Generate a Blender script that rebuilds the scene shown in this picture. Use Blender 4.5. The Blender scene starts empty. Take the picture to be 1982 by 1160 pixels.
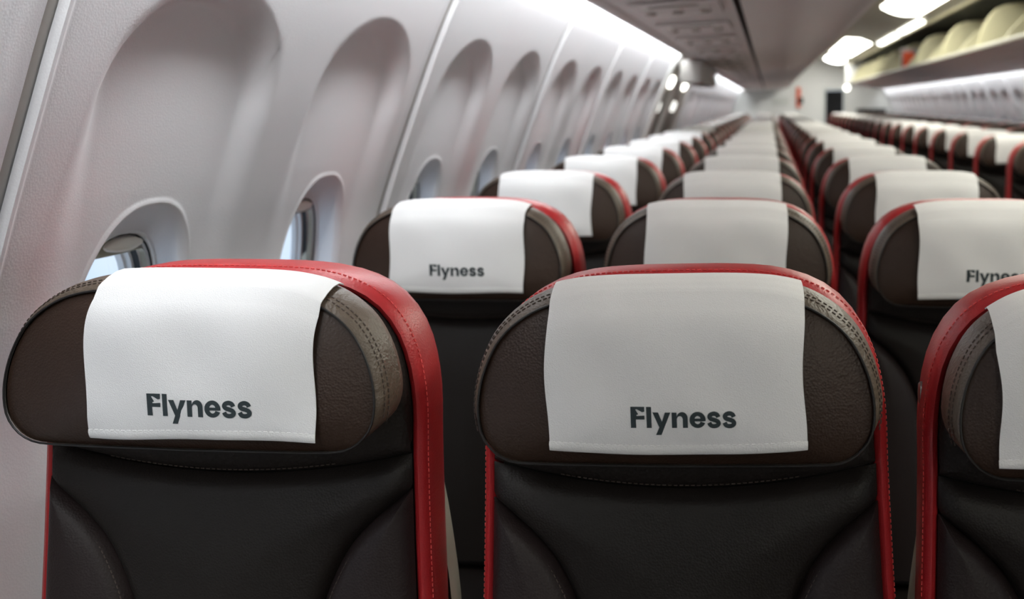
import bpy, bmesh, math, random
import numpy as np
from mathutils import Matrix, Vector

random.seed(7)
rng = np.random.default_rng(7)
C = bpy.context.scene.collection
SC = bpy.context.scene

# ------------------------------------------------------------------ camera
CZ = 1.31                                   # eye height above the cabin floor
F, YAW, PIT, ROL, PPX, PPY = 1991.3, .1165, .1307, .0071, 1256.05, 466.5
cy_, sy_ = math.cos(YAW), math.sin(YAW)
c_, s_ = math.cos(PIT), math.sin(PIT)
cr_, sr_ = math.cos(ROL), math.sin(ROL)
r0 = Vector((cy_, sy_, 0)); f0 = Vector((-sy_, cy_, 0)); z0 = Vector((0, 0, 1))
d0 = c_ * f0 - s_ * z0; u0 = s_ * f0 + c_ * z0
rx = cr_ * r0 - sr_ * u0; ux = sr_ * r0 + cr_ * u0
camd = bpy.data.cameras.new('camera')
camd.sensor_width = 36; camd.lens = F / 1982 * 36
camd.shift_x = (991 - PPX) / 1982; camd.shift_y = -(580 - PPY) / 1982
camd.clip_start = .02
camd.dof.use_dof = True; camd.dof.focus_distance = 1.02; camd.dof.aperture_fstop = 5.0
cam = bpy.data.objects.new('camera', camd); C.objects.link(cam)
m = Matrix.Identity(4)
for i in range(3):
    m[i][0] = rx[i]; m[i][1] = ux[i]; m[i][2] = -d0[i]
m[2][3] = CZ
cam.matrix_world = m
SC.camera = cam

# ------------------------------------------------------------------ world, exposure
SC.view_settings.view_transform = 'Standard'; SC.view_settings.look = 'None'
SC.view_settings.gamma = 1; SC.view_settings.use_curve_mapping = False
SC.view_settings.exposure = 0.0
SC.cycles.max_bounces = 10; SC.cycles.diffuse_bounces = 6
SC.cycles.use_denoising = True
SC.cycles.sample_clamp_indirect = 6
STRIP_W, CEIL_W, SKY_W = 33.0, 9.5, 1.15
w = bpy.data.worlds.new('sky'); SC.world = w; w.use_nodes = True
nt = w.node_tree; nt.nodes.clear()
out = nt.nodes.new('ShaderNodeOutputWorld'); bg = nt.nodes.new('ShaderNodeBackground')
tc = nt.nodes.new('ShaderNodeTexCoord'); nz = nt.nodes.new('ShaderNodeTexNoise')
nz.inputs['Scale'].default_value = 3.0; nz.inputs['Detail'].default_value = 4
rp = nt.nodes.new('ShaderNodeValToRGB')
rp.color_ramp.elements[0].position = .40; rp.color_ramp.elements[0].color = (.50, .70, .95, 1)
rp.color_ramp.elements[1].position = .66; rp.color_ramp.elements[1].color = (.88, .94, 1.0, 1)
nt.links.new(tc.outputs['Generated'], nz.inputs['Vector']); nt.links.new(nz.outputs['Fac'], rp.inputs['Fac'])
nt.links.new(rp.outputs['Color'], bg.inputs['Color']); bg.inputs['Strength'].default_value = SKY_W
nt.links.new(bg.outputs['Background'], out.inputs['Surface'])

# ------------------------------------------------------------------ materials
def lin(r, g, b):
    f = lambda v: (v / 255 / 12.92) if v <= 10 else ((v / 255 + .055) / 1.055) ** 2.4
    return (f(r), f(g), f(b), 1)

def mat(name, col, rough=.5, bump=0, bscale=300, spec=.5, metal=0, vary=0, vscale=6, coat=0, wrinkle=0, sheen=0):
    mt = bpy.data.materials.new(name); mt.use_nodes = True
    n = mt.node_tree; b = n.nodes['Principled BSDF']
    b.inputs['Base Color'].default_value = col; b.inputs['Roughness'].default_value = rough
    b.inputs['Specular IOR Level'].default_value = spec; b.inputs['Metallic'].default_value = metal
    if coat: b.inputs['Coat Weight'].default_value = coat; b.inputs['Coat Roughness'].default_value = .3
    if sheen: b.inputs['Sheen Weight'].default_value = sheen
    t = n.nodes.new('ShaderNodeTexCoord')
    if bump or wrinkle:
        h = None
        if bump:
            v = n.nodes.new('ShaderNodeTexVoronoi'); v.inputs['Scale'].default_value = bscale
            n.links.new(t.outputs['Object'], v.inputs['Vector'])
            bp = n.nodes.new('ShaderNodeBump'); bp.inputs['Strength'].default_value = bump; bp.inputs['Distance'].default_value = .001
            n.links.new(v.outputs['Distance'], bp.inputs['Height']); h = bp
        if wrinkle:
            w2 = n.nodes.new('ShaderNodeTexNoise'); w2.inputs['Scale'].default_value = 38; w2.inputs['Detail'].default_value = 5
            w2.inputs['Distortion'].default_value = 1.5
            n.links.new(t.outputs['Object'], w2.inputs['Vector'])
            b2 = n.nodes.new('ShaderNodeBump'); b2.inputs['Strength'].default_value = wrinkle; b2.inputs['Distance'].default_value = .006
            n.links.new(w2.outputs['Fac'], b2.inputs['Height'])
            if h: n.links.new(h.outputs['Normal'], b2.inputs['Normal'])
            h = b2
        n.links.new(h.outputs['Normal'], b.inputs['Normal'])
    if vary:
        z = n.nodes.new('ShaderNodeTexNoise'); z.inputs['Scale'].default_value = vscale; z.inputs['Detail'].default_value = 4
        n.links.new(t.outputs['Object'], z.inputs['Vector'])
        mx = n.nodes.new('ShaderNodeMix'); mx.data_type = 'RGBA'
        mx.inputs['A'].default_value = tuple(c * (1 - vary) for c in col[:3]) + (1,)
        mx.inputs['B'].default_value = tuple(min(1, c * (1 + vary)) for c in col[:3]) + (1,)
        n.links.new(z.outputs['Fac'], mx.inputs['Factor']); n.links.new(mx.outputs['Result'], b.inputs['Base Color'])
    return mt

def emat(name, col, strength):
    mt = bpy.data.materials.new(name); mt.use_nodes = True
    b = mt.node_tree.nodes['Principled BSDF']
    b.inputs['Base Color'].default_value = (.8, .8, .8, 1)
    b.inputs['Emission Color'].default_value = col; b.inputs['Emission Strength'].default_value = strength
    return mt

M = {}
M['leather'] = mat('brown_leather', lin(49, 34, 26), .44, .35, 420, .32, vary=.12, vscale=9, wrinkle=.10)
M['gusset'] = mat('light_brown_leather', lin(88, 76, 65), .42, .4, 380, .55, vary=.25, vscale=22, wrinkle=.35)  # lighter and more mottled than the front panel leather
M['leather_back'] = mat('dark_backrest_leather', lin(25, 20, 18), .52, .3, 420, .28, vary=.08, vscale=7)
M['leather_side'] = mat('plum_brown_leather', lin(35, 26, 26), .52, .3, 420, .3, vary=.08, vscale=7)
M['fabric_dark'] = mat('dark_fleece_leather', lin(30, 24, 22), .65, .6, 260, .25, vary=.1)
M['piping'] = mat('black_piping', lin(22, 18, 17), .5)
M['thread'] = mat('brown_thread', lin(70, 58, 52), .7)
M['red'] = mat('red_leather', lin(168, 38, 42), .38, .2, 420, .5, vary=.08, vscale=8)
M['red_thread'] = mat('red_thread', lin(215, 80, 78), .7)
M['shell'] = mat('grey_plastic', lin(172, 172, 160), .5, .1, 500, .4, vary=.04)
M['cloth'] = mat('white_cloth', lin(232, 231, 232), .85, .25, 900, .2, vary=.015, vscale=14, wrinkle=.035)
M['hem'] = mat('white_hem', lin(238, 237, 237), .85, .3, 700, .2, wrinkle=.12)
M['ink'] = mat('dark_ink', lin(44, 54, 58), .8)
M['panel'] = mat('white_sidewall', lin(224, 222, 225), .5, .12, 350, .35, vary=.012, vscale=5)
M['dado'] = mat('grey_dado', lin(150, 147, 146), .7, .3, 300)
M['gap'] = mat('grey_gap', lin(160, 154, 148), .7)
M['reveal'] = mat('window_frame_plastic', lin(225, 226, 228), .4)
M['gasket'] = mat('black_gasket', lin(24, 24, 26), .6)
M['shade'] = mat('cream_shade', lin(200, 198, 184), .45)
M['tab'] = mat('ivory_tab', lin(252, 250, 242), .3)
M['bin'] = mat('grey_bin', lin(232, 227, 225), .42, .1, 300, .4, vary=.03, vscale=2)
M['psu'] = mat('psu_plastic', lin(230, 225, 224), .45, .1, 300, vary=.02)
M['dark'] = mat('dark_gap', lin(40, 37, 37), .6)
M['cream'] = mat('cream_liner', lin(238, 232, 196), .55, vary=.03)
M['lip'] = mat('bin_lip', lin(214, 212, 200), .4)
M['liner'] = mat('shaded_green_liner', lin(20, 27, 26), .6)  # greenish bin interior, its shadow painted into the colour
M['ceiling'] = mat('ceiling_white', lin(206, 204, 190), .5, vary=.02)
M['floor'] = mat('grey_carpet', lin(62, 62, 68), .95, .8, 500, vary=.15, vscale=60)
M['bulk'] = mat('bulkhead_white', lin(214, 214, 212), .5, vary=.02)
M['bulk_grey'] = mat('bulkhead_grey', lin(196, 198, 194), .5)
M['curtain'] = mat('black_curtain', lin(20, 20, 24), .8)
M['metal'] = mat('brushed_metal', lin(150, 148, 146), .35, metal=1)
M['orange'] = mat('orange_plastic', lin(250, 92, 44), .5)
M['rust'] = mat('orange_red_strap', lin(214, 92, 62), .7)
M['exit'] = mat('grey_exit_door', lin(158, 154, 150), .5, .1, 300, vary=.03)
M['white'] = mat('white_plastic', lin(238, 238, 236), .4)
M['strip'] = emat('cool_led', (.94, .99, 1.0, 1), STRIP_W)
M['ceil_lamp'] = emat('warm_diffuser', (1.0, .99, .86, 1), CEIL_W)
M['galley'] = emat('galley_diffuser', (1.0, 1.0, .93, 1), 24)
M['oblong'] = emat('white_diffuser', (1, 1, .93, 1), 5)
M['read'] = mat('reading_lens', lin(244, 243, 238), .25)
M['oval2'] = emat('exit_oval_glow', (1, 1, .93, 1), 1.6)  # emission added so the lower door ovals show up, no known lamp
M['oval'] = emat('exit_lamp', (1, 1, .9, 1), 7)
gl = bpy.data.materials.new('window_glass'); gl.use_nodes = True
n = gl.node_tree; n.nodes.clear()
o_ = n.nodes.new('ShaderNodeOutputMaterial'); tr = n.nodes.new('ShaderNodeBsdfTransparent'); gs = n.nodes.new('ShaderNodeBsdfGlossy')
mxs = n.nodes.new('ShaderNodeMixShader'); mxs.inputs['Fac'].default_value = .05
tr.inputs['Color'].default_value = (.95, .97, .99, 1); gs.inputs['Roughness'].default_value = .05
n.links.new(tr.outputs[0], mxs.inputs[1]); n.links.new(gs.outputs[0], mxs.inputs[2])
n.links.new(mxs.outputs[0], o_.inputs['Surface'])
M['glass'] = gl

# ------------------------------------------------------------------ mesh helpers
class MB:
    """collects vertices / faces; .build links ONE mesh object"""
    def __init__(s): s.v = []; s.f = []; s.m = []; s.mats = []
    def mi(s, k):
        if k not in s.mats: s.mats.append(k)
        return s.mats.index(k)
    def add(s, vs, fs, k):
        b = len(s.v); i = s.mi(k)
        s.v += [tuple(map(float, p)) for p in vs]
        for f in fs: s.f.append(tuple(b + q for q in f)); s.m.append(i)
        return s
    def grid(s, P, k, cu=False, cv=False):
        P = np.asarray(P, float); nu, nv = P.shape[:2]; fs = []
        for i in range(nu if cu else nu - 1):
            for j in range(nv if cv else nv - 1):
                i2, j2 = (i + 1) % nu, (j + 1) % nv
                fs.append((i * nv + j, i2 * nv + j, i2 * nv + j2, i * nv + j2))
        return s.add(P.reshape(-1, 3), fs, k)
    def merge(s, o):
        b = len(s.v); s.v += o.v
        idx = [s.mi(k) for k in o.mats]
        for f, mm in zip(o.f, o.m): s.f.append(tuple(b + q for q in f)); s.m.append(idx[mm])
        return s
    def mesh(s, name, smooth=True, fix=True, angle=50):
        me = bpy.data.meshes.new(name); me.from_pydata(s.v, [], s.f)
        for k in s.mats: me.materials.append(M[k])
        me.polygons.foreach_set('material_index', s.m)
        if fix:
            bm = bmesh.new(); bm.from_mesh(me); bmesh.ops.remove_doubles(bm, verts=bm.verts, dist=1e-5)
            bmesh.ops.recalc_face_normals(bm, faces=bm.faces); bm.to_mesh(me); bm.free()
        if smooth:
            me.shade_smooth()
            me.set_sharp_from_angle(angle=math.radians(angle))
        me.update(); return me
    def build(s, name, parent=None, loc=None, **kw):
        o = bpy.data.objects.new(name, s.mesh(name, **kw)); C.objects.link(o)
        if parent: o.parent = parent
        if loc is not None: o.location = loc
        return o

def tag(o, label=None, cat=None, group=None, kind=None):
    if label: o['label'] = label
    if cat: o['category'] = cat
    if group: o['group'] = group
    if kind: o['kind'] = kind
    return o

def empty(name, loc):
    o = bpy.data.objects.new(name, None); o.empty_display_size = .1; C.objects.link(o); o.location = loc; return o

def inst(me, name, parent=None, loc=(0, 0, 0)):
    o = bpy.data.objects.new(name, me); C.objects.link(o); o.parent = parent; o.location = loc; return o

def copy_tree(o, parent=None):
    c = o.copy(); C.objects.link(c)
    if parent is not None: c.parent = parent
    for ch in list(o.children): copy_tree(ch, c)
    return c

def spline(pts, n):
    """Catmull-Rom through pts, n samples evenly spaced"""
    P = np.asarray(pts, float); Q = np.vstack([2 * P[0] - P[1], P, 2 * P[-1] - P[-2]]); o = []
    for i in range(1, len(Q) - 2):
        for t in np.linspace(0, 1, 24, endpoint=False):
            a, b, c, d = Q[i - 1], Q[i], Q[i + 1], Q[i + 2]
            o.append(.5 * (2 * b + (c - a) * t + (2 * a - 5 * b + 4 * c - d) * t * t + (-a + 3 * b - 3 * c + d) * t ** 3))
    o.append(P[-1]); o = np.array(o)
    L = np.r_[0, np.cumsum(np.linalg.norm(np.diff(o, axis=0), axis=1))]
    s = np.linspace(0, L[-1], n)
    return np.stack([np.interp(s, L, o[:, k]) for k in range(o.shape[1])], 1)

def frames(P, closed=False):
    P = np.asarray(P, float)
    T = (np.roll(P, -1, 0) - np.roll(P, 1, 0)) if closed else np.gradient(P, axis=0)
    T /= np.linalg.norm(T, axis=1)[:, None] + 1e-12
    return T

def tube(mb, P, r, k, n=6, closed=False):
    P = np.asarray(P, float); T = frames(P, closed)
    up = np.array([0., 1., .001]); G = []
    for p, t in zip(P, T):
        a = np.cross(t, up)
        if np.linalg.norm(a) < 1e-3: a = np.cross(t, [1, 0, 0])
        a /= np.linalg.norm(a); b = np.cross(a, t)
        G.append([p + r * (math.cos(q) * a + math.sin(q) * b) for q in np.linspace(0, 2 * math.pi, n, endpoint=False)])
    mb.grid(G, k, cu=closed, cv=True)
    if not closed:
        mb.add(G[0], [tuple(range(n))], k); mb.add(G[-1], [tuple(range(n))], k)
    return mb

def stitches(mb, P, r, k, dash=.0035, gap=.0022):
    P = np.asarray(P, float)
    L = np.r_[0, np.cumsum(np.linalg.norm(np.diff(P, axis=0), axis=1))]; s = 0
    at = lambda q: np.array([np.interp(q, L, P[:, i]) for i in range(3)])
    while s + dash < L[-1]:
        tube(mb, [at(s), at(s + dash / 2) - np.array([0, r * .5, 0]), at(s + dash)], r, k, 4); s += dash + gap
    return mb

def box(mb, x0, x1, y0, y1, zz0, zz1, k, bev=0.0):
    if not bev:
        v = [(x, y, z) for x in (x0, x1) for y in (y0, y1) for z in (zz0, zz1)]
        return mb.add(v, [(0, 1, 3, 2), (4, 6, 7, 5), (0, 4, 5, 1), (2, 3, 7, 6), (0, 2, 6, 4), (1, 5, 7, 3)], k)
    bm = bmesh.new(); bmesh.ops.create_cube(bm, size=1)
    for v in bm.verts: v.co = Vector(((x0 + x1) / 2 + v.co.x * (x1 - x0), (y0 + y1) / 2 + v.co.y * (y1 - y0), (zz0 + zz1) / 2 + v.co.z * (zz1 - zz0)))
    bmesh.ops.bevel(bm, geom=list(bm.edges), offset=bev, segments=3, profile=.6, affect='EDGES')
    bm.verts.index_update()
    mb.add([v.co[:] for v in bm.verts], [tuple(v.index for v in f.verts) for f in bm.faces], k); bm.free(); return mb

def extrude_profile(mb, prof, ya, yb, k, closed=False, ny=2, caps=False):
    ys = np.linspace(ya, yb, ny)
    mb.grid([[(x, y, z) for y in ys] for x, z in prof], k, cu=closed)
    if caps:
        n = len(prof)
        for y in (ya, yb): mb.add([(x, y, z) for x, z in prof], [tuple(range(n))], k)
    return mb

def disc(mb, c, ax, ay, rx_, ry_, h, k, n=20):
    """slightly domed oval plate: centre c, in-plane axes ax, ay, height h along their normal"""
    c, ax, ay = map(lambda q: np.asarray(q, float), (c, ax, ay)); nn = np.cross(ax, ay); G = []
    for s, hh in ((1, 0), (1, h * .6), (.85, h), (.4, h * 1.15), (.001, h * 1.2)):
        G.append([c + s * rx_ * math.cos(t) * ax + s * ry_ * math.sin(t) * ay + hh * nn for t in np.linspace(0, 2 * math.pi, n, endpoint=False)])
    return mb.grid(G, k, cv=True)

# ------------------------------------------------------------------ cabin dimensions (z below is relative to the eye, world = + CZ)
CC = .88                                     # cabin centre line
Y_FRONT, Y_BACK = -4.60, 22.03
PZ = [-1.31, -.9, -.6, -.4, -.25, -.13, 0, .1, .2, .27, .33, .36]
PX = [-.80, -.84, -.85, -.835, -.805, -.765, -.715, -.675, -.630, -.590, -.548, -.52]
_pc = spline(np.stack([PZ, PX], 1), 400)
def prof(z): return np.interp(z, _pc[:, 0], _pc[:, 1])
def side(sgn, X):                            # left wall x -> left or mirrored right
    return X if sgn < 0 else 2 * CC - X

SEAM0, SEAMP = .937, 1.11
ZP0, ZP1 = -.76, .325                        # sidewall panel, bottom and top

def sstep(a, b, x): t = np.clip((x - a) / (b - a), 0, 1); return t * t * (3 - 2 * t)

def scallop(dy, z):
    """depth of the arched recess around a window; dy = distance along cabin from window centre"""
    hw = .205 + .035 * np.clip(-z / .3, 0, 1)
    zc = .0
    if z > zc: q = math.hypot(dy / .205, (z - zc) / .152)
    else: q = abs(dy) / hw
    soft = .13 + .46 * np.clip((.17 - z) / .52, 0, 1)
    e = 1 - sstep(1 - soft, 1.0, q)
    depth = np.interp(z, [-.76, -.4, -.25, -.1, .0, .1, .16], [0, .004, .010, .019, .027, .035, .039])
    return depth * e

def sup(a, b, t, p=2.5):
    c, s = math.cos(t), math.sin(t)
    r = (abs(c / a) ** p + abs(s / b) ** p) ** (-1 / p)
    return r * c, r * s

WZ = -.355                                   # window centre height
RA, RB = .130, .234                          # reveal opening half sizes
IA, IB, IZ, IDEP, IY = .108, .186, -.345, .044, .024   # inner frame half sizes, centre, depth
def wall_mesh(sgn):
    """one sidewall panel holding two windows; local y from its own front seam"""
    mb = MB()
    for yc, ya, yb in ((.287, .006, .5480), (.812, .5480, SEAMP - .011)):
        N = 240
        th = list(np.linspace(0, 2 * math.pi, N, endpoint=False))
        for cyy, czz in ((ya, ZP0), (ya, ZP1), (yb, ZP0), (yb, ZP1)):
            a = math.atan2(czz - WZ, cyy - yc) % (2 * math.pi)
            th[int(np.argmin([abs(q - a) for q in th]))] = a
        G = []
        def pt(y, z, dep, sc=True):
            X = prof(z) - (scallop(y - yc, z) if sc else 0) - dep
            return (side(sgn, X), y, z)
        rings = []
        for u, dep in ((0, 1), (.12, .93), (.35, .72), (.6, .45), (.8, .22), (.92, .08), (1, 0)):
            a = IA + (RA - .006 - IA) * u; b = IB + (RB - .006 - IB) * u; zc = IZ + (WZ - IZ) * u
            rings.append((a, b, zc, .010 + (IDEP - .010) * dep, IY * (1 - u)))
        rings += [(RA - .003, RB - .003, WZ, .004, 0), (RA, RB, WZ, -.001, 0), (RA + .003, RB + .003, WZ, -.0025, 0), (RA + .007, RB + .007, WZ, 0, 0)]
        for a, b, zc, dep, yo in rings:
            row = []
            for t in th:
                y, z = sup(a, b, t)
                row.append(pt(yc + yo + y, zc + z, dep))
            G.append(row)
        K = 100
        for k in range(1, K + 1):
            u = (k / K)
            row = []
            for t in th:
                y, z = sup(RA + .007, RB + .007, t)
                c, s = math.cos(t), math.sin(t)
                q = []
                if c > 1e-9: q.append((yb - yc) / c)
                if c < -1e-9: q.append((ya - yc) / c)
                if s > 1e-9: q.append((ZP1 - WZ) / s)
                if s < -1e-9: q.append((ZP0 - WZ) / s)
                R = min(q)
                y2, z2 = y + (R * c - y) * u, z + (R * s - z) * u
                # keep seam edges gently rolled outwards
                yy = yc + y2
                roll = .010 * (1 - sstep(0, .05, SEAMP - .011 - yy))
                bead = -.003 * (1 - sstep(.004, .012, yy - .006))
                row.append(pt(yy, WZ + z2, roll * .8 + bead))
            G.append(row)
        mb.grid(G, 'panel', cv=True)
    # returned front and back edges (panel thickness)
    zs = np.linspace(ZP0, ZP1, 40)
    for y, dy in ((.006, .0), (SEAMP - .011, .0)):
        mb.grid([[(side(sgn, prof(z) - dd), y, z) for dd in ((-.003 if y < .1 else .010), .0095)] for z in zs], 'panel')
    return mb

# ------------------------------------------------------------------ large structure
fl = MB(); box(fl, -.86, 2 * CC + .86, Y_FRONT, Y_BACK, -.06, 0, 'floor')
tag(fl.build('floor', smooth=False), kind='structure')

EXIT0, EXIT1 = SEAM0 + 5 * SEAMP, SEAM0 + 7 * SEAMP
wmesh = {}
WIN = 1
def window_mesh(sgn):
    wx = lambda z: float(prof(IZ + z)) - scallop(0, IZ + z) - float(prof(IZ)) + scallop(0, IZ)
    fr_ = MB(); G = []
    D = .0
    for a, dep in ((.004, -.001), (-.002, .000), (-.004, .007), (-.006, .008), (-.0065, .016), (-.010, .017), (-.0105, .026), (-.014, .027), (-.0145, .034), (-.018, .035), (-.0185, .044)):
        G.append([(IDEP + dep, *sup(IA + a, IB + a, t)) for t in np.linspace(0, 2 * math.pi, 72, endpoint=False)])
    for i in range(len(G) - 1):
        fr_.grid([[(sgn * (p[0] - wx(p[2])), p[1] + IY, p[2]) for p in row] for row in G[i:i + 2]], 'gasket' if i == 5 else 'reveal', cv=True)
    gk = MB(); tube(gk, [(sgn * (IDEP + .005 - wx(z)), y + IY, z) for y, z in [sup(IA - .004, IB - .004, t) for t in np.linspace(0, 2 * math.pi, 72, endpoint=False)]], .0015, 'gasket', 6, True)
    pn = MB(); pts = [(sgn * (IDEP + .040 - wx(z)), y + IY, z) for y, z in [sup(IA - .0175, IB - .0175, t) for t in np.linspace(0, 2 * math.pi, 48, endpoint=False)]]
    pn.add(pts, [tuple(range(48))], 'glass')
    sh = MB(); G = []                         # lowered shade: thick blade with a curved lower edge, filling the top of the opening
    top, low = IB - .006, IB - .027
    n_ = 25; rows = []
    for j in range(9):
        row = []
        for i in range(n_):
            u = -1 + 2 * i / (n_ - 1)
            ymax = IA - .008
            y = u * ymax
            zt = sup(IA - .006, IB - .006, math.acos(max(-1, min(1, u * .999))))[1] if abs(u) < 1 else 0
            zt = (IB - .006) * (max(0, 1 - abs(u) ** 2.5)) ** (1 / 2.5)
            zl = low - .004 * (1 - u * u)
            zl = min(zl, zt)
            row.append((y, zt + (zl - zt) * min(j, 6) / 6, (.018, .018, .018, .017, .015, .012, .009, .02, .03)[j]))
        rows.append(row)
    sh.grid([[(sgn * (IDEP + d - wx(z)), y + IY, z) for y, z, d in row] for row in rows], 'shade')
    tb = MB(); disc(tb, (sgn * (IDEP + .0095 - wx(low + .009)), .012 + IY, low + .009), (0, 1, 0), (0, 0, -1) if sgn > 0 else (0, 0, 1), .040, .0095, .008, 'tab')
    return fr_, gk, pn, sh, tb

for sgn, nm in ((-1, 'left'), (1, 'right')):
    dado = MB()
    zz = np.linspace(-CZ, ZP0 + .004, 14)
    dado.grid([[(side(sgn, prof(z) - .003), y, z + CZ) for y in np.linspace(Y_FRONT, Y_BACK, 24)] for z in zz], 'dado')
    dado.grid([[(side(sgn, prof(z) - .09), y, z + CZ) for y in np.linspace(Y_FRONT, Y_BACK, 2)] for z in zz], 'dado')
    wall = tag(dado.build('wall_' + nm), kind='structure')
    me = wall_mesh(sgn).mesh('sidewall_panel', fix=True, angle=60)
    fr_, gk, pn, sh, tb = window_mesh(sgn)
    wm = [q.mesh(nn) for q, nn in zip((fr_, gk, pn, sh, tb), ('window_frame', 'gasket', 'pane', 'shade', 'pull_tab'))]
    gapm = MB()
    zs = np.linspace(ZP0, ZP1, 40)
    gapm.grid([[(side(sgn, prof(z) - .0112), y, z) for y in (-.06, .045)] for z in zs], 'gap')
    gme = gapm.mesh('seam_strip')
    for k in range(-5, 20):
        y0 = SEAM0 + k * SEAMP
        if y0 > Y_BACK: break
        inst(gme, 'seam_strip', wall, (0, y0 - .004, CZ))
        if y0 + SEAMP > Y_BACK + .6: break
        if sgn < 0 and k in (5, 6): continue
        inst(me, 'sidewall_panel', wall, (0, y0, CZ))
        if y0 < -1.4: pass
        for yc in (.287, .812):
            wroot = inst(wm[0], 'window_%d' % WIN, None, (side(sgn, float(prof(IZ)) - scallop(0, IZ)), y0 + yc, CZ + IZ)); WIN += 1
            tag(wroot, kind='structure')
            inst(wm[1], 'gasket', wroot); inst(wm[2], 'pane', wroot)
            s2 = inst(wm[3], 'shade', wroot); tag(s2, 'cream window shade pulled just below the top'); inst(wm[4], 'pull_tab', s2)

# overwing exit doors in the left wall
for k in (5, 6):
    y0 = SEAM0 + k * SEAMP
    r = empty('door_%d' % (k - 4), (0, y0, CZ)); tag(r, kind='structure')
    zs = np.linspace(ZP0, ZP1 + .02, 30)
    d = MB()
    d.grid([[(prof(z) - .012 + .0 * y, y, z) for y in np.linspace(.02, SEAMP - .02, 6)] for z in zs], 'exit'); d.build('door_panel', r)
    if k == 5:
        d = MB(); G = []
        for z in zs: G.append([(prof(z) - .012, -.03, z), (prof(z) + .010, -.025, z), (prof(z) + .016, 0, z), (prof(z) + .016, .10, z), (prof(z) + .010, .115, z), (prof(z) - .012, .12, z)])
        d.grid(G, 'white'); d.build('door_frame', r)
        tag(r.children[-1], 'white door frame trim')
    d = MB()
    for yy in (.78,):
        G = []
        for z in zs: G.append([(prof(z) - .012, yy - .05, z), (prof(z) + .015, yy - .045, z), (prof(z) + .015, yy + .045, z), (prof(z) - .012, yy + .05, z)])
        d.grid(G, 'bin')
    d.build('center_rib', r)
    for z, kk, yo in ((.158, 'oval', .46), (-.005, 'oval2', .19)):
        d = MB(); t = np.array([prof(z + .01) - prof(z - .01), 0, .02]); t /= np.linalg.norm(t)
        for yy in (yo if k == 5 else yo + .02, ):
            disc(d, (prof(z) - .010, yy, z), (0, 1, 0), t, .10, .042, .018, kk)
        o = d.build('lamp_disc' if kk == 'oval' else 'glow_oval', r)  # the lower oval carries an added glow

# cove light strips along the top of the side walls
def cove(sgn, ya, yb, label):
    r = empty('cove_light', (0, ya, CZ)); tag(r, label, 'cove light')
    L = yb - ya
    d = MB(); extrude_profile(d, [(side(sgn, x), z) for x, z in ((-.512, .300), (-.512, .345), (-.565, .350), (-.57, .34))], 0, L, 'bin', ny=2); d.build('housing', r, smooth=False)
    d = MB(); extrude_profile(d, [(side(sgn, x), z) for x, z in ((-.513, .318), (-.520, .331), (-.545, .338))], 0, L, 'strip', ny=2)
    d.build('light_lens', r)
cove(-1, Y_FRONT, EXIT0 + .0, 'long cool white cove light strip over the near left sidewall panels')
cove(-1, SEAM0 + 6.6 * SEAMP, Y_BACK - .2, 'cool white cove light strip on the left beyond the wing exit')
cove(1, Y_FRONT, Y_BACK - .3, 'cool white cove light strip over the sidewall on the right')

# grey end block between the two left strips
d = MB(); box(d, -.56, -.42, EXIT0 + .01, SEAM0 + 6.6 * SEAMP - .01, .14, .281, 'exit', .012)
tag(d.build('bin_end_block', loc=(0, 0, CZ)), 'grey block under the bin edge above the wing exit', 'trim block')

# ceiling
CP = spline([(.355, .778), (.45, .845), (.65, .91), (CC, .925), (1.12, .905), (1.32, .86), (1.50, .79), (1.56, .765)], 28)
d = MB(); extrude_profile(d, [(x, z + CZ) for x, z in CP], Y_FRONT, Y_BACK, 'ceiling', ny=12)
tag(d.build('ceiling'), kind='structure')
d = MB(); extrude_profile(d, [(x, z + CZ) for x, z in ((-.64, .34), (-.60, .86), (0, .98), (CC, 1.05), (2 * CC, .98), (2 * CC + .60, .86), (2 * CC + .64, .34))], Y_FRONT, Y_BACK, 'ceiling', ny=2)
tag(d.build('trim_2'), kind='structure')

# front bulkhead behind the viewpoint, rear bulkhead
d = MB(); box(d, -.86, 2 * CC + .86, Y_FRONT - .05, Y_FRONT, 0, CZ + 1.0, 'bulk')
tag(d.build('wall_front', smooth=False), kind='structure')
DX0, DX1, DZ = 1.16, 1.54, .30
d = MB()
box(d, -.86, DX0, Y_BACK, Y_BACK + .05, 0, CZ + 1.0, 'bulk'); box(d, DX1, 2 * CC + .86, Y_BACK, Y_BACK + .05, 0, CZ + 1.0, 'bulk')
box(d, DX0, DX1, Y_BACK, Y_BACK + .05, CZ + DZ, CZ + 1.0, 'bulk')
wb = tag(d.build('wall_back', smooth=False), kind='structure')
d = MB(); box(d, .05, .42, Y_BACK - .012, Y_BACK - .001, CZ - .02, CZ + .16, 'bulk_grey', .004); tag(d.build('notice_panel', wb), 'pale grey flat panel')
d = MB(); G = []
for z in np.linspace(0, CZ + DZ - .01, 8):
    G.append([(DX0 + .005 + (DX1 - DX0 - .01) * i / 40, Y_BACK + .03 + .012 * math.sin(i * 1.3), z) for i in range(41)])
d.grid(G, 'curtain'); tag(d.build('curtain'), 'black pleated curtain filling the far doorway', 'curtain')
d = MB()
for x0, x1, zz0, zz1 in ((DX0 - .05, DX0, 0, CZ + DZ + .05), (DX1, DX1 + .05, 0, CZ + DZ + .05), (DX0, DX1, CZ + DZ, CZ + DZ + .05)):
    box(d, x0, x1, Y_BACK - .02, Y_BACK, zz0, zz1, 'bulk_grey', .004)
tag(d.build('trim_1', smooth=False), kind='structure')

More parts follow.
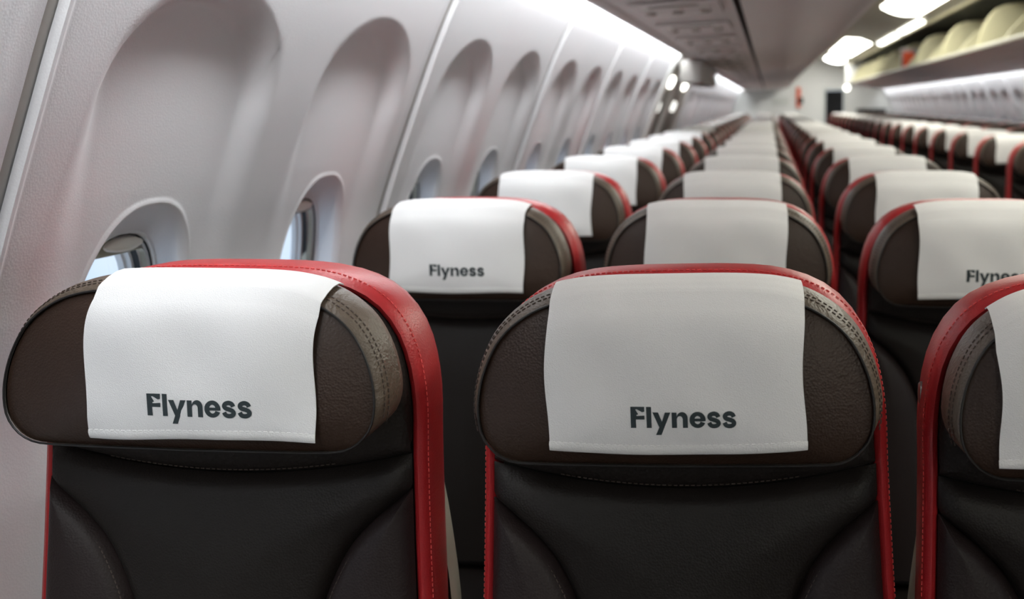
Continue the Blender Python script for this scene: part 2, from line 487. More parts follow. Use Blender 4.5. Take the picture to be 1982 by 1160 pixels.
# ------------------------------------------------------------------ overhead bins
ORD = ['first', 'second', 'third', 'fourth', 'fifth', 'sixth', 'seventh', 'eighth', 'ninth', 'tenth', 'eleventh', 'twelfth', 'thirteenth', 'fourteenth',
       'fifteenth', 'sixteenth', 'seventeenth', 'eighteenth', 'nineteenth', 'twentieth', 'twenty-first', 'twenty-second', 'twenty-third', 'twenty-fourth', 'twenty-fifth', 'twenty-sixth']
BL = 1.56
DOOR = spline([(-.088, .303), (.05, .312), (.20, .322), (.30, .336), (.372, .360), (.402, .405), (.412, .48), (.412, .60), (.395, .70), (.36, .775)], 30)
b_door = MB()
extrude_profile(b_door, [(x, z) for x, z in DOOR], .004, BL - .004, 'bin', ny=2)
for y in (.004, BL - .004):
    b_door.add([(x, y, z) for x, z in DOOR] + [(-.088, y, .775)], [tuple(range(len(DOOR) + 1))], 'bin')
b_body = MB(); extrude_profile(b_body, [(-.53, .350), (-.47, .70), (-.10, .765), (.33, .770)], 0, BL, 'bin', ny=2)
b_ch = MB(); extrude_profile(b_ch, [(-.51, .31), (-.512, .291), (-.50, .286), (-.47, .288), (-.46, .296), (-.112, .312)], 0, BL, 'psu', ny=2)
b_gap = MB(); extrude_profile(b_gap, [(-.112, .312), (-.112, .345), (-.088, .345), (-.088, .303)], 0, BL, 'dark', ny=2)
lm = [q.mesh(nm, angle=35) for q, nm in ((b_body, 'bin_body'), (b_door, 'bin_door'), (b_ch, 'service_channel'), (b_gap, 'shadow_gap'))]
nb = int(math.ceil((Y_BACK - .02 - (-.92)) / BL))
for i in range(-2, 14):
    y0 = -.10 + i * BL
    if y0 + BL > Y_BACK: break
    r = empty('overhead_bin', (0, y0, CZ))
    tag(r, ('grey overhead bin with closed door, %s along the left side from the camera' % ORD[i + 2]), 'overhead bin', 'closed bins on the left')
    for q in lm: inst(q, q.name, r)
YB_L = -.10 + i * BL

# right side: open bins
RX = lambda x: x
SHELF = spline([(2.27, .288), (2.10, .296), (1.90, .306), (1.72, .328), (1.58, .352), (1.475, .372)], 20)
o_sh = MB(); extrude_profile(o_sh, SHELF, 0, BL, 'bin', ny=2)
o_ln = MB(); extrude_profile(o_ln, [(1.470, .40), (1.75, .395), (2.15, .392), (2.24, .43), (2.25, .60), (2.20, .74), (1.85, .775), (1.52, .765)], 0, BL, 'liner', ny=2)
o_lp = MB(); extrude_profile(o_lp, [(1.478, .372), (1.462, .370), (1.452, .376), (1.450, .390), (1.456, .402), (1.472, .404), (1.48, .398)], 0, BL, 'lip', ny=2)
o_hi = MB(); extrude_profile(o_hi, [(1.53, .768), (1.515, .755), (1.500, .757), (1.492, .764), (1.494, .772)], 0, BL, 'cream', ny=2)
DV = [(1.462, .402), (1.470, .45), (1.492, .53), (1.53, .60), (1.575, .648), (1.64, .678), (1.72, .690), (1.9, .695), (2.19, .70), (2.235, .60), (2.23, .44), (2.15, .396), (1.8, .398)]
o_dv = MB()
for ya, yb in ((.001, .041),):
    extrude_profile(o_dv, DV, ya, yb, 'cream', closed=True, ny=2, caps=True)
    tube(o_dv, [(x, .010, z) for x, z in DV[:9]], .008, 'cream', 6)
o_md = MB()
DV2 = [(1.47, .402), (1.50, .45), (1.60, .56), (1.75, .62), (2.1, .63), (2.2, .58), (2.2, .40)]
extrude_profile(o_md, DV2, BL / 2 - .015, BL / 2 + .015, 'cream', closed=True, ny=2, caps=True)
rm = [q.mesh(nm, angle=35) for q, nm in ((o_sh, 'bin_shelf'), (o_ln, 'bin_liner'), (o_lp, 'bin_lip'), (o_hi, 'open_door'), (o_dv, 'divider'), (o_md, 'divider'))]
for i in range(-1, 14):
    y0 = -.20 + i * BL
    if y0 + BL > 20.2: break
    r = empty('overhead_bin', (0, y0, CZ))
    tag(r, ('open overhead bin with cream divider and shade-darkened liner, %s along the right side' % ORD[i + 1]), 'overhead bin', 'open bins on the right')
    for q in rm: inst(q, q.name.split('.')[0], r)
YR = y0
d = MB(); d.add([(1.455, 0, .372), (1.455, 0, .77), (2.27, 0, .77), (2.27, 0, .288)], [(0, 1, 2, 3)], 'bulk')
d.add([(1.455, .3, .372), (1.455, .3, .77), (2.27, .3, .77), (2.27, .3, .288)], [(0, 1, 2, 3)], 'bulk')
d.grid([[(x, y, z) for y in (0, .3)] for x, z in ((1.455, .77), (1.455, .372), (2.27, .288))], 'bulk')
tag(d.build('trim_3', loc=(0, YR, CZ)), kind='structure')

# things lying in the open bins
def rounded_item(name, x0, x1, y0, y1, zz0, zz1, k, label, cat, bev, extra=None):
    d = MB(); box(d, x0, x1, y0, y1, zz0, zz1, k, bev)
    r = empty(name, (0, 0, CZ)); tag(r, label, cat); d.build('body', r)
    if extra: extra(r)
    return r
def strap(r):
    d = MB(); box(d, 1.479, 1.605, 11.94, 11.98, .402, .576, 'rust', .006); d.build('strap', r)
rounded_item('orange_bag', 1.484, 1.60, 11.86, 12.06, .402, .57, 'orange', 'small orange bag on the lip of the open right bin', 'bag', .02, strap)
def lid(r):
    d = MB(); box(d, 1.487, 1.703, 12.08, 12.26, .605, .63, 'white', .01); d.build('lid', r)
rounded_item('white_box', 1.49, 1.70, 12.09, 12.25, .400, .61, 'bulk', 'white lidded box behind the orange bag in the open right bin', 'box', .012, lid)

# passenger service units under the left bins
U = {}
d = MB(); box(d, -.42, -.15, -.20, .20, -.011, -.0015, 'psu', .003); U['panel'] = d.mesh('unit_panel')
def plate(k, x, y, rx_, ry_, h=.004):
    d = MB(); disc(d, (x, y, -.0108), (0, 1, 0), (1, 0, 0), ry_, rx_, h, k); return d
lights = [plate('read', x, -.10, .022, .022) for x in (-.37, -.285, -.20)]
vents = [plate('gap', x, .02, .018, .018, .008) for x in (-.37, -.285, -.20)]
sg = MB(); box(sg, -.37, -.20, .105, .15, -.014, -.009, 'white', .002)
grille = MB(); box(grille, -.36, -.21, -.175, -.135, -.013, -.009, 'gap', .0015)
lme = [q.mesh('reading_light') for q in lights]; vme = [q.mesh('air_nozzle') for q in vents]; sme = sg.mesh('sign_panel'); gme2 = grille.mesh('speaker_grille')
YROW0, PITCH = .946, .78
for i in range(0, 16):
    y = YROW0 + i * PITCH - .05
    r = empty('service_unit', (0, y, CZ + .2975)); r.rotation_euler = (0, -math.atan((.312 - .296) / .348), 0)
    r.location.z = CZ + .3045
    r.location.x = 0.0
    # the channel rises towards the aisle: tilt about its middle
    a = -r.rotation_euler[1]; r.location = (-.286 + .286 * math.cos(a), y, CZ + .3015 + .286 * math.sin(a))
    tag(r, 'grey service unit with reading lights over the %s row on the left' % ORD[i], 'service unit', 'service units under the left bins')
    inst(U['panel'], 'unit_panel', r)
    for q in lme: inst(q, 'reading_light', r)
    for q in vme: inst(q, 'air_nozzle', r)
    inst(sme, 'sign_panel', r); inst(gme2, 'speaker_grille', r)

# ceiling lights
def ceil_z(x): return float(np.interp(x, CP[:, 0], CP[:, 1]))
def ceil_light(ya, yb, label, x0=1.02, x1=1.40, k='ceil_lamp'):
    r = empty('ceiling_light', (0, 0, CZ)); tag(r, label, 'ceiling light')
    G = []; F_ = []
    for i in range(25):
        u = i / 24; y = ya + (yb - ya) * u; e = min(y - ya, yb - y) / .30
        wd = math.sqrt(max(0, 1 - (1 - min(1, e)) ** 2)) * .5 + .0005
        row = []; rf = []
        for j in range(9):
            x = (x0 + x1) / 2 + (x1 - x0) * wd * (j / 4 - 1)
            bul = .05 * (1 - (j / 4 - 1) ** 2) * min(1, wd * 2)
            row.append((x, y, ceil_z(x) - .008 - bul))
        G.append(row)
    d = MB(); d.grid(G, k); d.build('diffuser', r)
    d = MB(); P = [(g[0][0], g[0][1], g[0][2]) for g in G] + [(g[-1][0], g[-1][1], g[-1][2]) for g in G[::-1]]
    tube(d, P, .012, 'ceiling', 6, True); d.build('rim', r)
ceil_light(-3.6, -.6, 'added unseen fill light panel behind the viewpoint')  # added out of view, fills in light from behind
ceil_light(.2, 3.0, 'added unseen fill light panel above the viewpoint')  # added out of view to brighten the near covers
ceil_light(3.4, 6.2, 'added unseen fill light panel just ahead of the viewpoint')  # another added fill, above the frame
ceil_light(6.6, 10.3, 'large glowing ceiling light panel nearest in view above the aisle')
ceil_light(14.3, 18.7, 'glowing ceiling light panel farther down the aisle')
ceil_light(19.3, 21.2, 'bright ceiling light panel by the rear bulkhead', 1.06, 1.42, 'galley')
def oblong(ya, yb, label):
    r = empty('oblong_lamp', (0, 0, CZ)); tag(r, label, 'lamp', 'oblong lamps by the open bins')
    t = np.array([.18, 0, -.07]); t /= np.linalg.norm(t)
    d = MB(); L = (yb - ya) / 2; G = []
    for s, h in ((1, 0), (.96, -.012), (.6, -.022), (.01, -.024)):
        row = []
        for q in np.linspace(0, 2 * math.pi, 32, endpoint=False):
            cx, sx = math.cos(q), math.sin(q)
            yy = (L - .04) * (1 if sx > 0 else -1) + .04 * sx * s if abs(sx) > 1e-6 else (L - .04)
            p = np.array([1.450, (ya + yb) / 2, .800]) + t * .036 * cx * s + np.array([0, yy, h])
            row.append(p)
        G.append(row)
    d.grid(G, 'oblong', cv=True); d.build('lens', r)
    d = MB(); tube(d, G[0], .006, 'white', 6, True); d.build('rim', r)
oblong(10.3, 12.0, 'nearer oblong white lamp on the edge above the open bins')
oblong(12.25, 14.2, 'farther oblong white lamp on the edge above the open bins')

# ------------------------------------------------------------------ seats (local: x across, y = Y - row, z relative to the eye)
def yrec(z): return (z + .30) * .12 if z < -.30 else (z + .30) * .10
RIMH = [(0, -.1675), (.05, -.168), (.095, -.1715), (.132, -.182), (.160, -.200), (.181, -.228), (.193, -.262), (.199, -.305), (.200, -.36), (.203, -.45), (.207, -.55), (.21, -.70), (.21, -.86)]
_h = spline(RIMH, 46)
RIM = np.vstack([_h[::-1] * [-1, 1], _h[1:]])             # left bottom -> over the top -> right bottom
def normals2(P):
    T = np.gradient(P, axis=0); T /= np.linalg.norm(T, axis=1)[:, None]
    return np.stack([-T[:, 1], T[:, 0]], 1)
RN = normals2(RIM)
if RN[len(RN) // 2][1] < 0: RN = -RN
def rim_off(o): return RIM + RN * o

def sweep(profile, k, path=RIM, nrm=RN):
    mb = MB(); G = []
    for (p, nn) in zip(path, nrm):
        G.append([(p[0] + nn[0] * o, y + yrec(p[1]), p[1] + nn[1] * o) for o, y in profile])
    return mb.grid(G, k, cv=True)

seat = {}
seat['rim'] = sweep([(-.011, .058), (-.009, .050), (-.004, .047), (0, .050), (.003, .058), (.004, .075), (.003, .105), (-.001, .122), (-.008, .128), (-.011, .120)], 'red')
st = MB(); stitches(st, [(p[0] + n_[0] * .0034, .0585 + yrec(p[1]), p[1] + n_[1] * .0034) for p, n_ in zip(spline(np.hstack([RIM, RN]), 400)[:, :2], spline(np.hstack([RIM, RN]), 400)[:, 2:])], .0006, 'red_thread')
seat['rim_stitching'] = st

def edge(z):                                              # half width of the leather at height z
    zz = _h[::-1, 1]; return np.interp(z, zz, _h[::-1, 0]) - .009
# grey back shell
sb = MB(); G = []
hh = spline([(0, -.180), (.09, -.185), (.145, -.212), (.177, -.265), (.184, -.33), (.189, -.39), (.202, -.46), (.213, -.54), (.2185, -.65), (.2185, -.86)], 36)
SP = np.vstack([hh[::-1] * [-1, 1], hh[1:]]); SNr = normals2(SP)
if SNr[len(SNr) // 2][1] < 0: SNr = -SNr
seat['back_shell'] = sweep([(-.004, .122), (0, .126), (.001, .140), (-.006, .160), (-.025, .172)], 'shell', SP, SNr)
bk = MB(); q = [(p[0] - n_[0] * .025, .172 + yrec(p[1]), p[1] - n_[1] * .025) for p, n_ in zip(SP, SNr)]
nq = len(q) // 2
G = [[q[nq - i], tuple((np.array(q[nq - i]) + np.array(q[nq + i])) / 2 + np.array([0, .012, 0])), q[nq + i]] for i in range(nq + 1)]
seat['back_shell'].grid(G, 'shell')
pk = MB(); box(pk, -.16, .16, .17, .19, -.66, -.42, 'gap', .006); seat['seat_pocket'] = pk
tt = MB(); box(tt, -.17, .17, .155, .19, -.40, -.385, 'shell', .004); seat['table_hinge'] = tt

# backrest leather
YB = .046
def bulge(d, wdt): t = np.clip(d / wdt, 0, 1); return 1 - (1 - t) ** 2.6
def arc(x): return -.379 + .026 * (x / .19) ** 2
SE = spline([(.192, -.388), (.176, -.402), (.153, -.422), (.130, -.448), (.112, -.482), (.099, -.52), (.090, -.57), (.084, -.64), (.080, -.72), (.079, -.80)], 40)
def seam(z): return np.interp(z, SE[::-1, 1], SE[::-1, 0])
def cx_(z): return edge(z) if z > -.388 else min(seam(z), edge(z))
ZBOT = -.80
# upper (behind the headrest)
up = MB(); N = 61
orow = rim_off(-.010); orow = orow[[i for i in range(len(orow)) if orow[i][1] > -.352]]
orow = spline(orow, N); arow = np.stack([np.linspace(-.190, .190, N), arc(np.linspace(-.190, .190, N))], 1)
G = []
for v in np.linspace(0, 1, 22):
    row = []
    for i in range(N):
        p = arow[i] * (1 - v) + orow[i] * v
        dd = min(v, 1 - v) * np.linalg.norm(orow[i] - arow[i]); dd = min(dd, edge(min(p[1], -.17)) - abs(p[0]) + .002) if p[1] < -.3 else dd
        row.append((p[0], YB + .004 + yrec(p[1]) - .010 * bulge(max(dd, 0), .014) - .010 * bulge(max(dd, 0), .05), p[1]))
    G.append(row)
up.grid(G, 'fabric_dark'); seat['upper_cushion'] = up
ct = MB(); G = []; cseam = []
for v in np.linspace(0, 1, 60):
    row = []
    for u in np.linspace(-1, 1, 41):
        zc = ZBOT + v * (arc(u * .19) - ZBOT)
        hw = cx_(zc); x = u * hw
        dd = min((1 - abs(u)) * hw, (1 - v) * .42)
        row.append((x, YB + yrec(zc) - .012 * bulge(dd, .016) - .012 * bulge(dd, .13), zc))
    G.append(row)
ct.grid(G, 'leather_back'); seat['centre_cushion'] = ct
def side_cush(s):
    mb = MB(); G = []
    for z in np.linspace(ZBOT, -.389, 44):
        a, b = seam(z), edge(z); row = []
        for u in np.linspace(0, 1, 17):
            x = a + (b - a) * u; dd = min(u, (1 - u) * 1.0) * (b - a)
            row.append((s * x, YB + yrec(z) - .012 * bulge(dd, .016) - .014 * bulge(dd, .07), z))
        G.append(row)
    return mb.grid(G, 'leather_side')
def side_stitch(s):
    mb = MB(); P = [(s * (seam(z) + .006 * (1 if z < -.395 else .5)), 0, z - .003) for z in np.linspace(-.66, -.40, 120)]
    P = [(x, YB + yrec(z) - .012 * bulge(.006, .016) - .014 * bulge(.006, .07) - .0008, z) for x, _, z in P]
    return stitches(mb, P, .0007, 'thread')
arc_st = MB(); stitches(arc_st, [(x, YB + yrec(arc(x)) - .0095, arc(x) + .0065) for x in np.linspace(-.12, .12, 120)], .0006, 'thread')

fc = MB(); G = []
for z in np.linspace(ZBOT - .02, -.195, 30): G.append([(x * (float(edge(z)) - .004), YB + .022 + yrec(z), z) for x in (-1, 0, 1)])
fc.grid(G, 'piping'); seat['backing_sheet'] = fc  # unseen dark sheet added to stop light showing through cushion gaps
# headrest
HO = spline([(0, -.1745), (.06, -.1750), (.10, -.1785), (.130, -.1885), (.157, -.209), (.1735, -.237), (.1815, -.268), (.1805, -.295), (.172, -.3115), (.157, -.3225), (.13, -.3265), (0, -.328)], 60)
HO = np.vstack([HO[::-1] * [-1, 1], HO[1:-1]])            # closed, starts bottom centre, over left ... to right
HC = np.array([0, -.252])
HN = np.stack([-(np.roll(HO, -1, 0) - np.roll(HO, 1, 0))[:, 1], (np.roll(HO, -1, 0) - np.roll(HO, 1, 0))[:, 0]], 1)
HN /= np.linalg.norm(HN, axis=1)[:, None]
if (HN[60 - 1] @ np.array([0, 1])) < 0: HN = -HN
HTH = np.arctan2(HO[:, 1] - HC[1], HO[:, 0] - HC[0]); HR = np.linalg.norm(HO - HC, axis=1)
_o = np.argsort(HTH); HTHs, HRs = np.r_[HTH[_o] - 2 * math.pi, HTH[_o], HTH[_o] + 2 * math.pi], np.r_[HR[_o], HR[_o], HR[_o]]
YS = -.030                                               # depth of the front seam
def yseam(z): return YS + (z + .25) * .12
def hfront(x, z, e=2.6):
    r = math.hypot(x - HC[0], z - HC[1]); R = float(np.interp(math.atan2(z - HC[1], x - HC[0]), HTHs, HRs)); s = min(1, r / R)
    return yseam(z) + .003 - .024 * (1 - s ** e)
fp = MB(); G = []
for s in list(np.linspace(1, .8, 9)) + list(np.linspace(.75, .02, 20)):
    G.append([(HC[0] + (p[0] - HC[0]) * s, hfront(HC[0] + (p[0] - HC[0]) * s, HC[1] + (p[1] - HC[1]) * s), HC[1] + (p[1] - HC[1]) * s) for p in HO])
fp.grid(G, 'leather', cv=True); fp.add(G[-1], [tuple(range(len(HO)))], 'leather'); seat['front_panel'] = fp
GUS = [(0, .001), (.0035, .003), (.0075, .012), (.011, .026), (.0115, .040), (.009, .054), (.003, .066), (-.008, .073), (-.03, .075)]
GB = lambda n_: 1 - .85 * float(np.clip(-n_[1] * 1.6, 0, 1))
gs_ = MB(); gs_.grid([[(p[0] + n_[0] * o * GB(n_), yseam(p[1]) + y, p[1] + n_[1] * o * GB(n_)) for p, n_ in zip(HO, HN)] for o, y in GUS], 'gusset', cv=True)
gs_.add([(p[0] - n_[0] * .03, yseam(p[1]) + .075, p[1] - n_[1] * .03) for p, n_ in zip(HO, HN)], [tuple(range(len(HO)))], 'gusset')
seat['headrest'] = gs_
pp = MB(); tube(pp, [(p[0] + n_[0] * .0008, yseam(p[1]) - .0005, p[1] + n_[1] * .0008) for p, n_ in zip(HO, HN)], .0012, 'piping', 6, True); seat['piping'] = pp
hs = MB()
def gpt(p, n_, y): o = float(np.interp(y, [g[1] for g in GUS], [g[0] for g in GUS])) + .0004; return (p[0] + n_[0] * o, yseam(p[1]) + y, p[1] + n_[1] * o)
top_i = [i for i in range(len(HO)) if HO[i][1] > -.30]
for y in (.010, .016): stitches(hs, spline([gpt(HO[i], HN[i], y) for i in top_i], 200), .0006, 'thread')
seat['headrest_stitching'] = hs

# the rest of the seat
cu = MB(); box(cu, -.198, .200, -.46, .02, -.93, -.82, 'leather_back', .045); seat['seat_cushion'] = cu
bs = MB(); box(bs, -.20, .238, -.42, .10, -1.0, -.915, 'dark', .01); seat['seat_base'] = bs
ar = MB(); box(ar, .206, .246, -.36, -.03, -.665, -.625, 'gap', .014); box(ar, .216, .236, -.10, -.04, -.96, -.64, 'shell', .008); seat['armrest'] = ar
def leg_mb(y, lean):
    lg = MB(); tube(lg, [(0, y, -.99), (0, y + lean * .5, -1.15), (0, y + lean, -CZ + .012)], .018, 'metal', 8)
    box(lg, -.03, .03, y + lean - .035, y + lean + .035, -CZ, -CZ + .014, 'metal', .004); return lg
legs = [leg_mb(-.36, -.02), leg_mb(.04, .04)]
RZ = lambda mb: mb

SM = {k: v.mesh(k) for k, v in seat.items()}
SMS = [side_cush(-1).mesh('side_cushion'), side_cush(1).mesh('side_cushion')]
SST = [side_stitch(-1).mesh('stitching'), side_stitch(1).mesh('stitching')]
AST = arc_st.mesh('stitching'); LGM = [q.mesh('leg') for q in legs]
PIPE2 = MB()
for s in (-1, 1): pass

def make_seat():
    r = empty('passenger_seat', (0, 0, CZ))
    o = inst(SM['rim'], 'seat_rim', r); tag(o, 'red leather rim'); tag(inst(SM['rim_stitching'], 'stitching', o), kind='stuff')
    o = inst(SM['back_shell'], 'back_shell', r); tag(o, 'grey plastic back shell')
    inst(SM['seat_pocket'], 'seat_pocket', o); inst(SM['table_hinge'], 'table_hinge', o)
    o = inst(SM['upper_cushion'], 'upper_cushion', r); tag(inst(AST, 'stitching', o), kind='stuff')
    inst(SM['centre_cushion'], 'centre_cushion', r); inst(SM['backing_sheet'], 'backing_sheet', r)
    for i in (0, 1):
        o = inst(SMS[i], 'side_cushion', r); tag(inst(SST[i], 'stitching', o), kind='stuff')
    o = inst(SM['headrest'], 'headrest', r); inst(SM['front_panel'], 'front_panel', o); inst(SM['piping'], 'piping', o)
    tag(inst(SM['headrest_stitching'], 'stitching', o), kind='stuff')
    inst(SM['seat_cushion'], 'seat_cushion', r); inst(SM['seat_base'], 'seat_base', r); inst(SM['armrest'], 'armrest', r)
    for q in LGM: inst(q, 'leg', r)
    return r
allp = MB()
for k in ('rim', 'back_shell', 'upper_cushion', 'centre_cushion', 'headrest', 'front_panel', 'piping', 'seat_cushion', 'seat_base', 'armrest'): allp.merge(seat[k])
for q in (side_cush(-1), side_cush(1), legs[0], legs[1]): allp.merge(q)
FARSEAT = allp.mesh('passenger_seat_far')

# ------------------------------------------------------------------ headrest covers
def topz(x): t = HO[[i for i in range(len(HO)) if HO[i][1] > -.25]]; t = t[np.argsort(t[:, 0])]; return float(np.interp(x, t[:, 0], t[:, 1]))
TOPG = [(.001, -.001), (.0045, .003), (.0085, .012), (.012, .026), (.0125, .040), (.0095, .052)]
def cover_surface(x, t):
    """t in 0..1: 0 at the lower hem, then up the front, over the crest, to the back"""
    x = (x + COV['dx']) / COV['sx']; zt = topz(x)
    if t < .72:
        zb = -.3130 + COV['hem'](x); u = t / .72; z = zb + (zt - .006 - zb) * u
        y = hfront(x, z, 2.6 + 3.0 * u * u) - .0030 - (.004 * math.exp(-((z - zb) / .02) ** 2)) * COV['flare']
        y -= COV['rip'] * .0012 * (math.sin(x * 60 + z * 25 + COV['ph']) * math.sin(z * 34 + COV['ph'] * 2) + .6 * math.sin(x * 31 - z * 48 + COV['ph']))
        return (x * COV['sx'], y, z)
    u = (t - .72) / .28 * (len(TOPG) - 1); i = min(int(u), len(TOPG) - 2); f = u - i
    o = TOPG[i][0] * (1 - f) + TOPG[i + 1][0] * f; y = TOPG[i][1] * (1 - f) + TOPG[i + 1][1] * f
    return (x * COV['sx'], yseam(zt) + y - .0015 * (1 - min(1, (t - .72) / .08)), zt + o + .0022 + (o + .003) * (math.hypot(1, (topz(x + .004) - topz(x - .004)) / .008) - 1))
COV = {}
def cover_meshes(var):
    COV.update(hem=[lambda x: 0.002 * math.sin(x * 20) - .012 * max(0, x) ** 1.0 * 1.0, lambda x: -.0045 * (1 - (x / .117) ** 2) + .004, lambda x: .0015 * math.sin(x * 30 + var)][min(var, 2)],
               flare=[1, .6, .5, .8][var % 4], rip=[1.1, .7, .8, 1.0][var % 4], ph=var * 1.7, dx=[.0245, .004, 0, 0, -.034, .006][var], sx=[1.045, 1, 1, 1, 1, 1][var], tk=[1.085, .985, .985, .985, 1, .985][var], tx=[.0035, .0085, .0085, .0045, .0085, .003][var], tz=[-.2890, -.2865, -.2830, -.2830, -.2865, -.2835][var])
    W2 = .1165 if var else .1135; th = .0013
    def P(u, t, off):
        x = u * W2
        x += .0016 * math.sin(t * 9 + var) * (abs(u) > .98)
        p = np.array(cover_surface(x, t)); e = .002
        a = np.array(cover_surface(x + e, t)) - np.array(cover_surface(x - e, t)); b = np.array(cover_surface(x, min(1, t + .01))) - np.array(cover_surface(x, max(0, t - .01)))
        n_ = np.cross(a, b); n_ /= np.linalg.norm(n_) + 1e-12
        return p + n_ * off
    us = np.linspace(-1, 1, 37); ts = np.r_[np.linspace(0, .70, 36), np.linspace(.715, 1, 20)]
    A = np.array([[P(u, t, th) for u in us] for t in ts]); B = np.array([[P(u, t, 0) for u in us] for t in ts])
    mb = MB(); mb.grid(A, 'cloth'); mb.grid(B, 'cloth')
    for X, Y in ((A[0], B[0]), (A[-1], B[-1]), (A[:, 0], B[:, 0]), (A[:, -1], B[:, -1])): mb.grid([X, Y], 'cloth')
    hb = MB(); tsh = np.linspace(-.004, .052, 5); hb.grid([[P(u * 1.003, max(0, t), th + (.0009 if 0 < i < 4 else 0.0)) for u in us] for i, t in enumerate(tsh)], 'hem')
    hs_ = MB(); stitches(hs_, [P(u, .053, th + .0004) for u in np.linspace(-.985, .985, 90)], .00045, 'hem')
    # lettering
    K = .096 / 1620; CXp = 975; BASE = 530
    ink = MB()
    def poly(pts):
        vs = []
        for a, b in pts:
            x = COV['tx'] + (a - CXp) * K * COV['tk']; z = COV['tz'] - (b - BASE) * K * COV['tk']
            xs = (x + COV['dx']) / COV['sx']; zt = topz(xs); zb = -.3130 + COV['hem'](xs); t = .72 * (z - zb) / (zt - .006 - zb)
            vs.append(P(x / W2, t, th + .0005))
        bm = bmesh.new(); f = bm.faces.new([bm.verts.new(v) for v in vs]); f.normal_update(); r_ = bmesh.ops.triangulate(bm, faces=[f], ngon_method='EAR_CLIP')
        bm.verts.index_update(); ink.add([v.co[:] for v in bm.verts], [tuple(v.index for v in f.verts) for f in bm.faces], 'ink'); bm.free()
    def stroke(pts, w_):
        pts = np.asarray(pts, float); T = np.gradient(pts, axis=0); T /= np.linalg.norm(T, axis=1)[:, None]; N_ = np.stack([-T[:, 1], T[:, 0]], 1) * w_ / 2
        L, R_ = pts + N_, pts - N_
        for i in range(len(pts) - 1): poly([L[i], L[i + 1], R_[i + 1], R_[i]])
    poly([(165, 200), (382, 200), (382, 275), (345, 283), (262, 238), (240, 242), (285, 315), (255, 328), (262, 342), (382, 334), (382, 397), (247, 397), (247, 530), (165, 530)])
    poly([(410, 200), (487, 200), (487, 530), (410, 530)])
    poly([(507, 285), (592, 285), (648, 430), (698, 285), (782, 285), (632, 645), (548, 645), (603, 520)])
    poly([(800, 285), (877, 285), (877, 530), (800, 530)])
    ao = [(955 - 82 + 0 * q, 0) for q in ()]
    outer = [(960 + 85 * math.cos(t), 372 - 94 * math.sin(t)) for t in np.linspace(0, math.pi, 22)]; inner = [(924 + 45 * math.cos(t), 396 - 54 * math.sin(t)) for t in np.linspace(0, math.pi, 22)]
    for i in range(21): poly([outer[i], outer[i + 1], inner[i + 1], inner[i]])
    poly([(1045, 372), (1045, 530), (968, 530), (969, 396)])
    cx0, cy0 = 1196, 405
    angs = np.linspace(math.radians(-9), math.radians(338), 56)
    for i in range(55):
        q = []
        for a, (ra, rb) in ((angs[i], (124, 128)), (angs[i + 1], (124, 128)), (angs[i + 1], (49, 64)), (angs[i], (49, 64))): q.append((cx0 + ra * math.cos(a), cy0 - rb * math.sin(a)))
        poly(q)
    poly([(1144, 382), (1300, 382), (1300, 427), (1144, 427)])
    for dx in (0, 235):
        stroke(spline([(1512 + dx, 364), (1492 + dx, 326), (1446 + dx, 309), (1396 + dx, 324), (1378 + dx, 356), (1400 + dx, 388), (1450 + dx, 405), (1500 + dx, 428), (1516 + dx, 462), (1492 + dx, 493), (1444 + dx, 504), (1396 + dx, 490), (1372 + dx, 448)], 44), 68)
    return mb, hb, hs_, ink
CM = []
for v in range(6):
    a, b, c, e = cover_meshes(v); CM.append([a.mesh('headrest_cover', angle=60), b.mesh('hem', angle=70), c.mesh('stitching'), e.mesh('lettering', smooth=False, fix=False)])

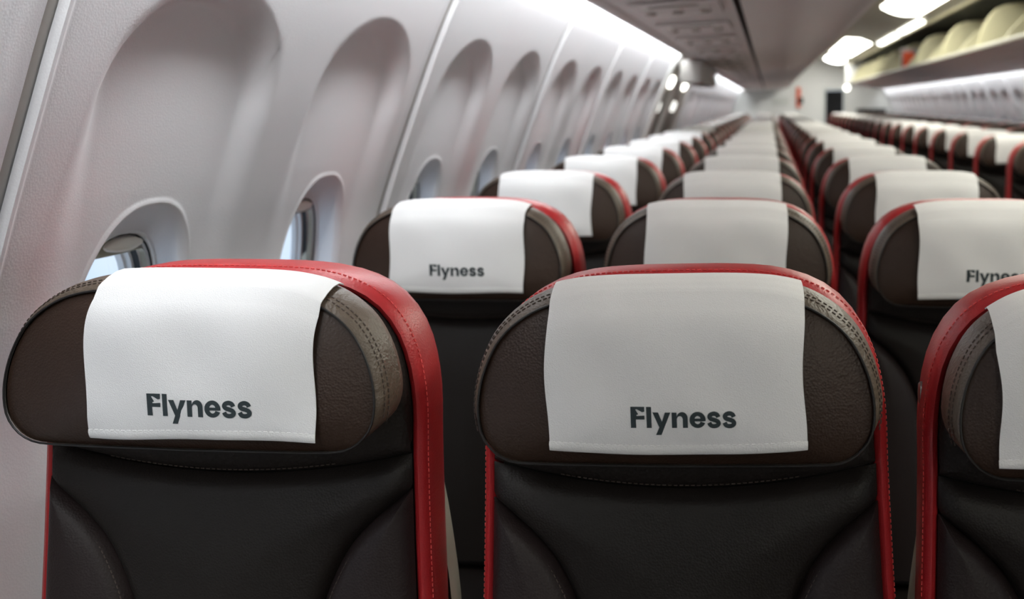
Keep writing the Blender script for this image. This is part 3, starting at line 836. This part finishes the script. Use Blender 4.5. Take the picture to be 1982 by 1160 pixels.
# ------------------------------------------------------------------ place the rows
XM, SP_ = -.0846, .45
cols = [('left', 'window', XM - SP_), ('left', 'middle', XM), ('left', 'aisle', XM + SP_), ('right', 'aisle', 1.30), ('right', 'middle', 1.75), ('right', 'window', 2.20)]
DXS = {(0, 0): -.027, (0, 1): -.003, (0, 2): -.012, (1, 0): .004, (1, 2): -.004, (2, 0): -.012}
DXC = {}
LEAN = {(0, 1): -.028, (0, 2): -.030}          # slight sideways lean of two backs
NROW = 25; NEAR = 8
WORD = {'window': 'window seat', 'middle': 'middle seat', 'aisle': 'aisle seat'}
proto = None
covproto = {}
for n in range(NROW):
    for ci, (blk, kind, x) in enumerate(cols):
        if blk == 'right' and n < 3: continue
        X = x + DXS.get((n, ci), 0) + random.uniform(-.0015, .0015) * (n > 0); Y = YROW0 + n * PITCH
        if n < NEAR:
            if proto is None: proto = make_seat(); r = proto
            else: r = copy_tree(proto); r.scale = (1, 1, 1)
        else:
            r = inst(FARSEAT, 'passenger_seat')
        r.location = (X, Y, CZ)
        if (n, ci) == (0, 0): r.scale = (1.045, 1, 1)
        lean = LEAN.get((n, ci), 0); r.rotation_euler.y = lean; r.location.x += .25 * math.sin(lean)
        tag(r, 'brown leather %s with red rim in the %s row of the %s block' % (WORD[kind], ORD[n], blk), 'seat', 'seats of the %s block' % blk)
        # cover
        if (blk == 'right' and kind != 'aisle') or (kind == 'window' and n >= 10): continue
        v = 0 if (n, ci) == (0, 0) else 1 if (n, ci) == (0, 1) else 4 if (n, ci) == (0, 2) else 5 if (n, ci) == (1, 0) else 2 + (n + ci) % 2
        letters = n < 2
        key = (v, letters, n < NEAR)
        if key not in covproto:
            o = inst(CM[v][0], 'headrest_cover')
            if n < NEAR:
                h = inst(CM[v][1], 'hem', o); tag(inst(CM[v][2], 'stitching', h), kind='stuff')
            if letters and v != 4: tag(inst(CM[v][3], 'lettering', o), 'dark grey lettering with a small plane in the first letter')
            covproto[key] = o
        else: o = copy_tree(covproto[key])
        o.location = (X + DXC.get((n, ci), 0) + random.uniform(-.003, .003) * (n > 0), Y, CZ)
        o.rotation_euler.y = lean; o.location.x += .25 * math.sin(lean)
        tag(o, 'white cloth headrest cover on the %s in the %s row of the %s block' % (WORD[kind], ORD[n], blk), 'headrest cover', 'headrest covers of the %s block' % blk)
        if (n, ci) == (0, 2):
            d = MB(); disc(d, (-.1985, .090, -.284), (0, 0, 1), (0, 1, 0), .012, .005, .004, 'metal', 14)
            tag(d.build('stud', r), 'small grey stud on the side of the rim')

# ------------------------------------------------------------------ far end details
d = MB(); box(d, .56, .645, Y_BACK - .05, Y_BACK - .005, CZ - .06, CZ + .36, 'rust', .012)
r = empty('emergency_strap', (0, 0, 0)); tag(r, 'orange red strap hanging on the rear bulkhead left of the dark doorway', 'strap'); d.build('webbing', r)
d = MB(); box(d, .60, .70, Y_BACK - .075, Y_BACK - .05, CZ + .02, CZ + .15, 'dark', .01); tag(d.build('buckle', r), 'dark buckle')
r = empty('wall_lamp', (0, 0, 0)); tag(r, 'small round cream lamp at the upper right of the dark doorway', 'lamp')
d = MB(); disc(d, (1.60, Y_BACK - .02, CZ + .34), (1, 0, 0), (0, 0, 1), .055, .055, .03, 'oblong'); d.build('globe', r)
d = MB(); tube(d, [(1.60 + .06 * math.cos(t), Y_BACK - .012, CZ + .34 + .06 * math.sin(t)) for t in np.linspace(0, 6.283, 20, endpoint=False)], .01, 'white', 6, True); d.build('ring', r)
d = MB(); box(d, 1.80, 2.36, Y_BACK - .5, Y_BACK - .06, .0, CZ - .105, 'dark', .01); box(d, 1.79, 2.37, Y_BACK - .51, Y_BACK - .05, CZ - .108, CZ - .09, 'curtain', .008)
tag(d.build('low_cabinet'), 'low dark cabinet against the rear bulkhead on the right', 'cabinet')
